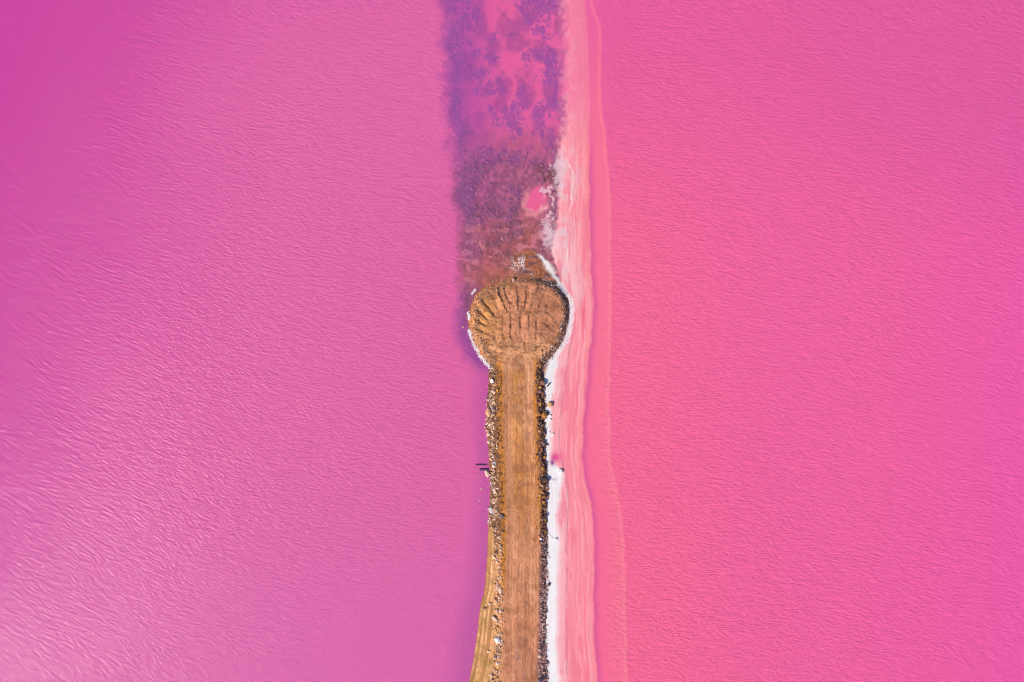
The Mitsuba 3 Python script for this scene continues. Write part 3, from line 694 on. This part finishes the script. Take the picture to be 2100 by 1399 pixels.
BIG = [
    (1002, 846, 12, 19, 8, TAN, 'big two-toned tan boulder on the west waterline, largest of the upper west bank'),
    (1009, 781, 9, 10, 0, CHALK, 'bright white boulder on the west bank just south of the round head'),
    (1013, 838, 8, 8, 0, GREY, 'grey boulder touching the uphill side of the big tan west bank boulder'),
    (1002, 890, 8, 9, 20, CREAM, 'smooth cream boulder on the west waterline, north of the white salt streak'),
    (1002, 906, 7, 7, 0, CREAM, 'pale rounded rock on the west waterline just south of the smooth cream boulder'),
    (999, 971, 8, 17, 14, CREAM, 'long pale boulder standing in the water beside the two dark timbers'),
    (1013, 955, 8, 9, 30, CREAM, 'cream rock on the west bank just uphill of the two dark timbers'),
    (1028, 1057, 14, 10, -25, GREY, 'dark grey-violet boulder at the west edge of the track'),
    (1014, 1025, 7, 13, 18, TAN, 'narrow tan rock on the west bank north of the bright salt clump'),
    (1021, 890, 6, 8, 10, BROWN, 'brown rock high on the west bank level with the smooth cream boulder'),
    (1021, 799, 8, 9, 0, OCHRE, 'tan rock high on the west bank near the white boulder'),
    (1112, 785, 16, 13, -20, BROWN, 'broad brown boulder on the east bank just south of the round head'),
    (1128, 829, 12, 14, 10, TAN, 'round salt-rimmed tan boulder lying out on the salt, clear of the east bank'),
    (1103, 848, 9, 10, 0, OCHRE, 'ochre boulder at the east edge of the track beside the round brown boulder'),
    (1115, 851, 14, 15, 0, OCHRE, 'round brown boulder, the largest on the east bank'),
    (1123, 848, 7, 8, 0, DARK, 'dark wet rock on the seaward side of the round brown boulder'),
    (1110, 837, 12, 8, 0, DARK, 'dark slab just north of the round brown boulder'),
    (1107, 803, 8, 7, 0, GREY, 'grey rock in the middle of the east bank below the broad brown boulder'),
    (1113, 908, 11, 8, 0, GREY, 'dark grey block jutting from the east bank over the salt'),
    (1119, 983, 15, 12, -40, DARK, 'big dark violet boulder on the east bank above the wide white salt'),
    (1111, 994, 6, 12, 50, TAN, 'leaning tan slab under the big dark violet boulder'),
    (1112, 960, 10, 9, 0, OCHRE, 'ochre boulder at the east edge of the track near the purple puddle'),
    (1114, 1028, 9, 8, 0, OCHRE, 'ochre rock on the east bank beside the widest white salt'),
    (1118, 1058, 10, 9, 35, DARK, 'dark pointed rock jutting from the east bank into the white salt'),
    (1126, 1198, 7, 8, 0, DARK, 'small black rock standing alone on the white salt edge'),
    (1107, 1392, 12, 12, 0, GREY, 'pitted grey boulder at the foot of the east bank near the south edge'),
    (1106, 1342, 8, 7, 0, CREAM, 'pale boulder on the lower east bank, second north of the pitted grey boulder'),
    (1106, 1329, 7, 7, 0, PINKISH, 'pinkish boulder on the lower east bank above the pale boulder'),
    (1122, 1357, 6, 6, 0, DARK, 'dark rock on the white salt near the southeast corner of the bank'),
    (1109, 1103, 6, 5, 0, CHALK, 'small white rock on the east bank level with the salt ring'),
    (1020, 1309, 14, 16, 25, CHALK, 'large white boulder on the west rubble, biggest at the south end'),
    (1015, 1266, 14, 9, -35, CREAM, 'broad whitish boulder on the west rubble north of the large white boulder'),
    (1019, 1204, 6, 9, 5, CREAM, 'square cream block, western one of a pair on the west rubble'),
    (1026, 1208, 8, 13, 8, CREAM, 'tall cream block, eastern one of a pair on the west rubble'),
    (1020, 1219, 6, 8, 0, TAN, 'tan rock just south of the pair of cream blocks'),
    (1017, 1231, 8, 15, 38, TAN, 'long tan slab leaning across the west rubble'),
    (1004, 1237, 6, 6, 0, CREAM, 'lone cream rock on the tan shelf beside the long tan slab'),
    (992, 1248, 10, 8, 15, TAN, 'tan slab at the waterline where the shelf bends'),
    (1020, 1250, 9, 8, 30, PINKISH, 'pinkish boulder just north of the broad whitish boulder'),
    (1027, 1250, 6, 8, 0, CREAM, 'cream rock at the west track edge beside the pinkish boulder'),
    (1014, 1142, 5, 15, 48, CREAM, 'thin pointed slab on the west rubble above the tan shelf'),
    (1024, 1159, 7, 5, 0, PINKISH, 'flat pinkish rock at the west track edge below the thin pointed slab'),
    (1020, 1283, 6, 6, 0, OCHRE, 'orange-tan rock between the two largest whitish west boulders'),
    (1002, 1335, 7, 5, 0, CREAM, 'pale rock alone on the shelf, south of the large white boulder'),
    (1017, 1345, 8, 7, 20, GREY, 'grey-topped boulder on the west rubble near the south edge'),
    (1020, 1357, 7, 8, 0, CREAM, 'cream boulder on the west rubble just south of the grey-topped boulder'),
    (1008, 1383, 6, 9, 35, CREAM, 'southernmost cream boulder of the west rubble'),
    (1022, 1113, 6, 9, 0, OCHRE, 'ochre rock on the west rubble north of the thin pointed slab'),
    (1053, 575, 7, 10, 5, PINKISH, 'pinkish boulder on the north rim of the round head beside a dark trench'),
]
for row in BIG:
    put('boulder', *row, tall=1.0 if max(row[2], row[3]) < 13 else .85)
for e0, s0, w0, l0, lb in ((987, 1002, 6, 4, 'pale stone awash in the magenta water, north of a drowned pinkish stone'), (984, 1027, 5, 4, 'drowned pinkish stone in the magenta water off the west bank'),
                           (983, 977, 4, 3, 'tiny pale stone in the water west of the long pale boulder'), (990, 974.5, 4, 3, 'tiny stone in the water touching the long pale boulder'),
                           (955, 1314, 2.6, 3.2, 'small pink pebble in the water off the tan shelf'), (950, 671, 5, 4, 'pink stone in the water just off the west rim of the round head'),
                           (964, 1362, 2.6, 3, 'tiny pale pebble at the edge of the tan shelf')):
    put('water_stone', e0, s0, w0, l0, 20, PINKISH, lb, None, 'stone', tall=.6, sub=2, z=0.0, sunk=.3)
for e0, s0, d0, lb in ((1129, 852, 5.5, 'northern one of two small white salt balls by the round brown boulder'), (1129, 860.5, 6, 'southern one of two small white salt balls by the round brown boulder'),
                       (1133, 891, 7, 'white salt ball on the salt flat with a small lump beside it'), (1127, 887, 4, 'small salt lump beside a white salt ball'), (1149, 966, 11, 'large grey and white salt ball at the corner of the wide white salt'),
                       (1139, 1106, 8, 'white salt ball at the end of a curved grey streak'), (1131, 812, 4, 'small white salt lump north of the salt-rimmed boulder')):
    put('salt_ball', e0, s0, d0, d0, 0, CHALK, lb, None, 'salt lump', tall=.7, z=.05, sunk=.3)


CUTS = (' on ', ' at ', ' just ', ' touching ', ' standing ', ' high ', ' lying ', ' in ', ' jutting ', ' under ', ' above ', ' north ', ',', ' beside ', ' leaning', ' alone', ' below ', ' of ')
ANCHORS = []
for row in BIG:
    short = row[6][:min([row[6].find(c) for c in CUTS if c in row[6]] or [99])]
    ANCHORS.append((row[0], row[1], short))
ANCHORS = [x for x in ANCHORS if sum(x[2] == y[2] for y in ANCHORS) == 1]
TONES = {}
SMALLS = []


def name_small_rocks():
    for nm, e0, s0, tone, group in SMALLS:
        west = e0 < 1066
        near = min((x for x in ANCHORS if (x[0] < 1066) == west), key=lambda x: math.hypot(x[0] - e0, x[1] - s0))
        turn8 = int(round(math.degrees(math.atan2(e0 - near[0], near[1] - s0)) / 45)) % 8
        way = ('north', 'northeast', 'east', 'southeast', 'south', 'southwest', 'west', 'northwest')[turn8]
        TONES.setdefault((tone, way, near[2]), []).append((math.hypot(e0 - near[0], s0 - near[1]), nm, group, near[2], way))
    for (tone, way, short), found in TONES.items():
        found.sort()
        for k, (_, nm, group, _, _) in enumerate(found):
            rank = '' if len(found) == 1 else ('nearest ' if k == 0 else 'farthest ' if k == len(found) - 1 else 'second nearest ' if k == 1 else 'third nearest ' if k == 2 else 'fourth nearest ')
            labels[nm]['label'] = f'{rank}small {tone} rock {way} of the {short}'


def section(kind, lo, hi, s0, s1, n, sizes, tones, label, group):
    s = np.linspace(s0, s1, n) + rng.uniform(-2, 2, n)
    for q in s:
        t = rng.beta(1.5, 1.5)
        e = float(lo(q) + (hi(q) - lo(q)) * t)
        w = rng.uniform(*sizes)
        tone = tones[rng.integers(len(tones))]
        put(kind, e, float(q), w, w * rng.uniform(.75, 1.3), rng.uniform(0, 180), tone, label, group, 'rock', tall=.85, sub=2)
        SMALLS.append((list(labels)[-1], e, float(q), next(n for n, c in (('tan', TAN), ('cream', CREAM), ('brown', BROWN), ('dark', DARK), ('pinkish', PINKISH), ('ochre', OCHRE), ('grey', GREY)) if c is tone), group))


section('rock', lambda q: SHORE(q) + 1, lambda q: TR_W(q) - 6, 790, 1050, 62, (3.6, 6), [TAN, CREAM, TAN, BROWN], 'small loose rock in the rubble of the upper west bank', 'small rocks of the upper west bank')
section('rock', lambda q: TR_E(q) + 4, lambda q: TOE_E(q) - 1, 762, 1090, 66, (4, 7.5), [BROWN, DARK, BROWN, OCHRE], 'small dark rock in the rubble of the upper east bank', 'small dark rocks of the upper east bank')
section('rock', lambda q: RUB_W(q) + 2, lambda q: TR_W(q) - 3, 1095, 1398, 50, (3.4, 6), [CREAM, TAN, PINKISH], 'small pale rock in the rubble beside the tan shelf', 'small pale rocks beside the tan shelf')
section('rock', lambda q: TR_E(q) + 8, lambda q: TOE_E(q) - 1, 1105, 1398, 54, (3.2, 5), [PINKISH, GREY, CREAM, DARK], 'small pinkish or grey rock in the rubble of the lower east bank', 'small rocks of the lower east bank')

name_small_rocks()
e, s = clumpy(*band(lambda q: SHORE(q) + 3, lambda q: RUB_W(q) + 4, 1090, 1402, 520), .4)
gravel('gravel_008', 'sparse small stones strewn over the striped tan shelf', e, s, np.clip(rng.lognormal(.4, .4, len(e)), 1.0, 3.4), [TAN, CREAM, BROWN], [.5, .25, .25])

# two old timbers in the water
scene['wet_timber'] = {'type': 'principled', 'base_color': mikit.proc(lambda p, n, uv: mix(C(72, 44, 78), C(44, 30, 58), fbm(p.x * 3, p.y * 30, p.z * 30))), 'roughness': 0.6}


def timber(e0, e1, s, width, thick, label, tilt):
    L = (e1 - e0) * U
    b = trimesh.creation.box((L, width, thick))
    b = b.subdivide().subdivide().subdivide()
    v = np.array(b.vertices)
    v[:, 1:] *= (1 + .25 * (meshkit.fbm(v * 4, 2, 3) - .5))[:, None]
    v[:, 2] += v[:, 0] * tilt
    add(name_of('timber'), (v + [wx((e0 + e1) / 2), wy(s), .05], b.faces), 'wet_timber', False, None, label, 'timber')


timber(976, 998, 953, .13, .14, 'longer and thinner of two dark timbers in the water off the west bank', -.02)
timber(984, 1001, 963, .22, .18, 'shorter and thicker of two dark timbers in the water off the west bank', .02)

scene['dry_wood'] = {'type': 'principled', 'base_color': {'type': 'rgb', 'value': C(62, 50, 52)}, 'roughness': 0.8}
b = trimesh.creation.icosphere(subdivisions=2)
v = np.array(b.vertices) * [.42, .10, .09]
v[:, 1] += .10 * np.sin(v[:, 0] * 7)
a = math.radians(32)
v = v @ np.array([[math.cos(a), math.sin(a), 0], [-math.sin(a), math.cos(a), 0], [0, 0, 1]]) + [wx(1125), wy(789), .16]
add('driftwood', (v, b.faces), 'dry_wood', False, None, 'short black stick lying on the white salt beside the broad brown boulder', 'stick')
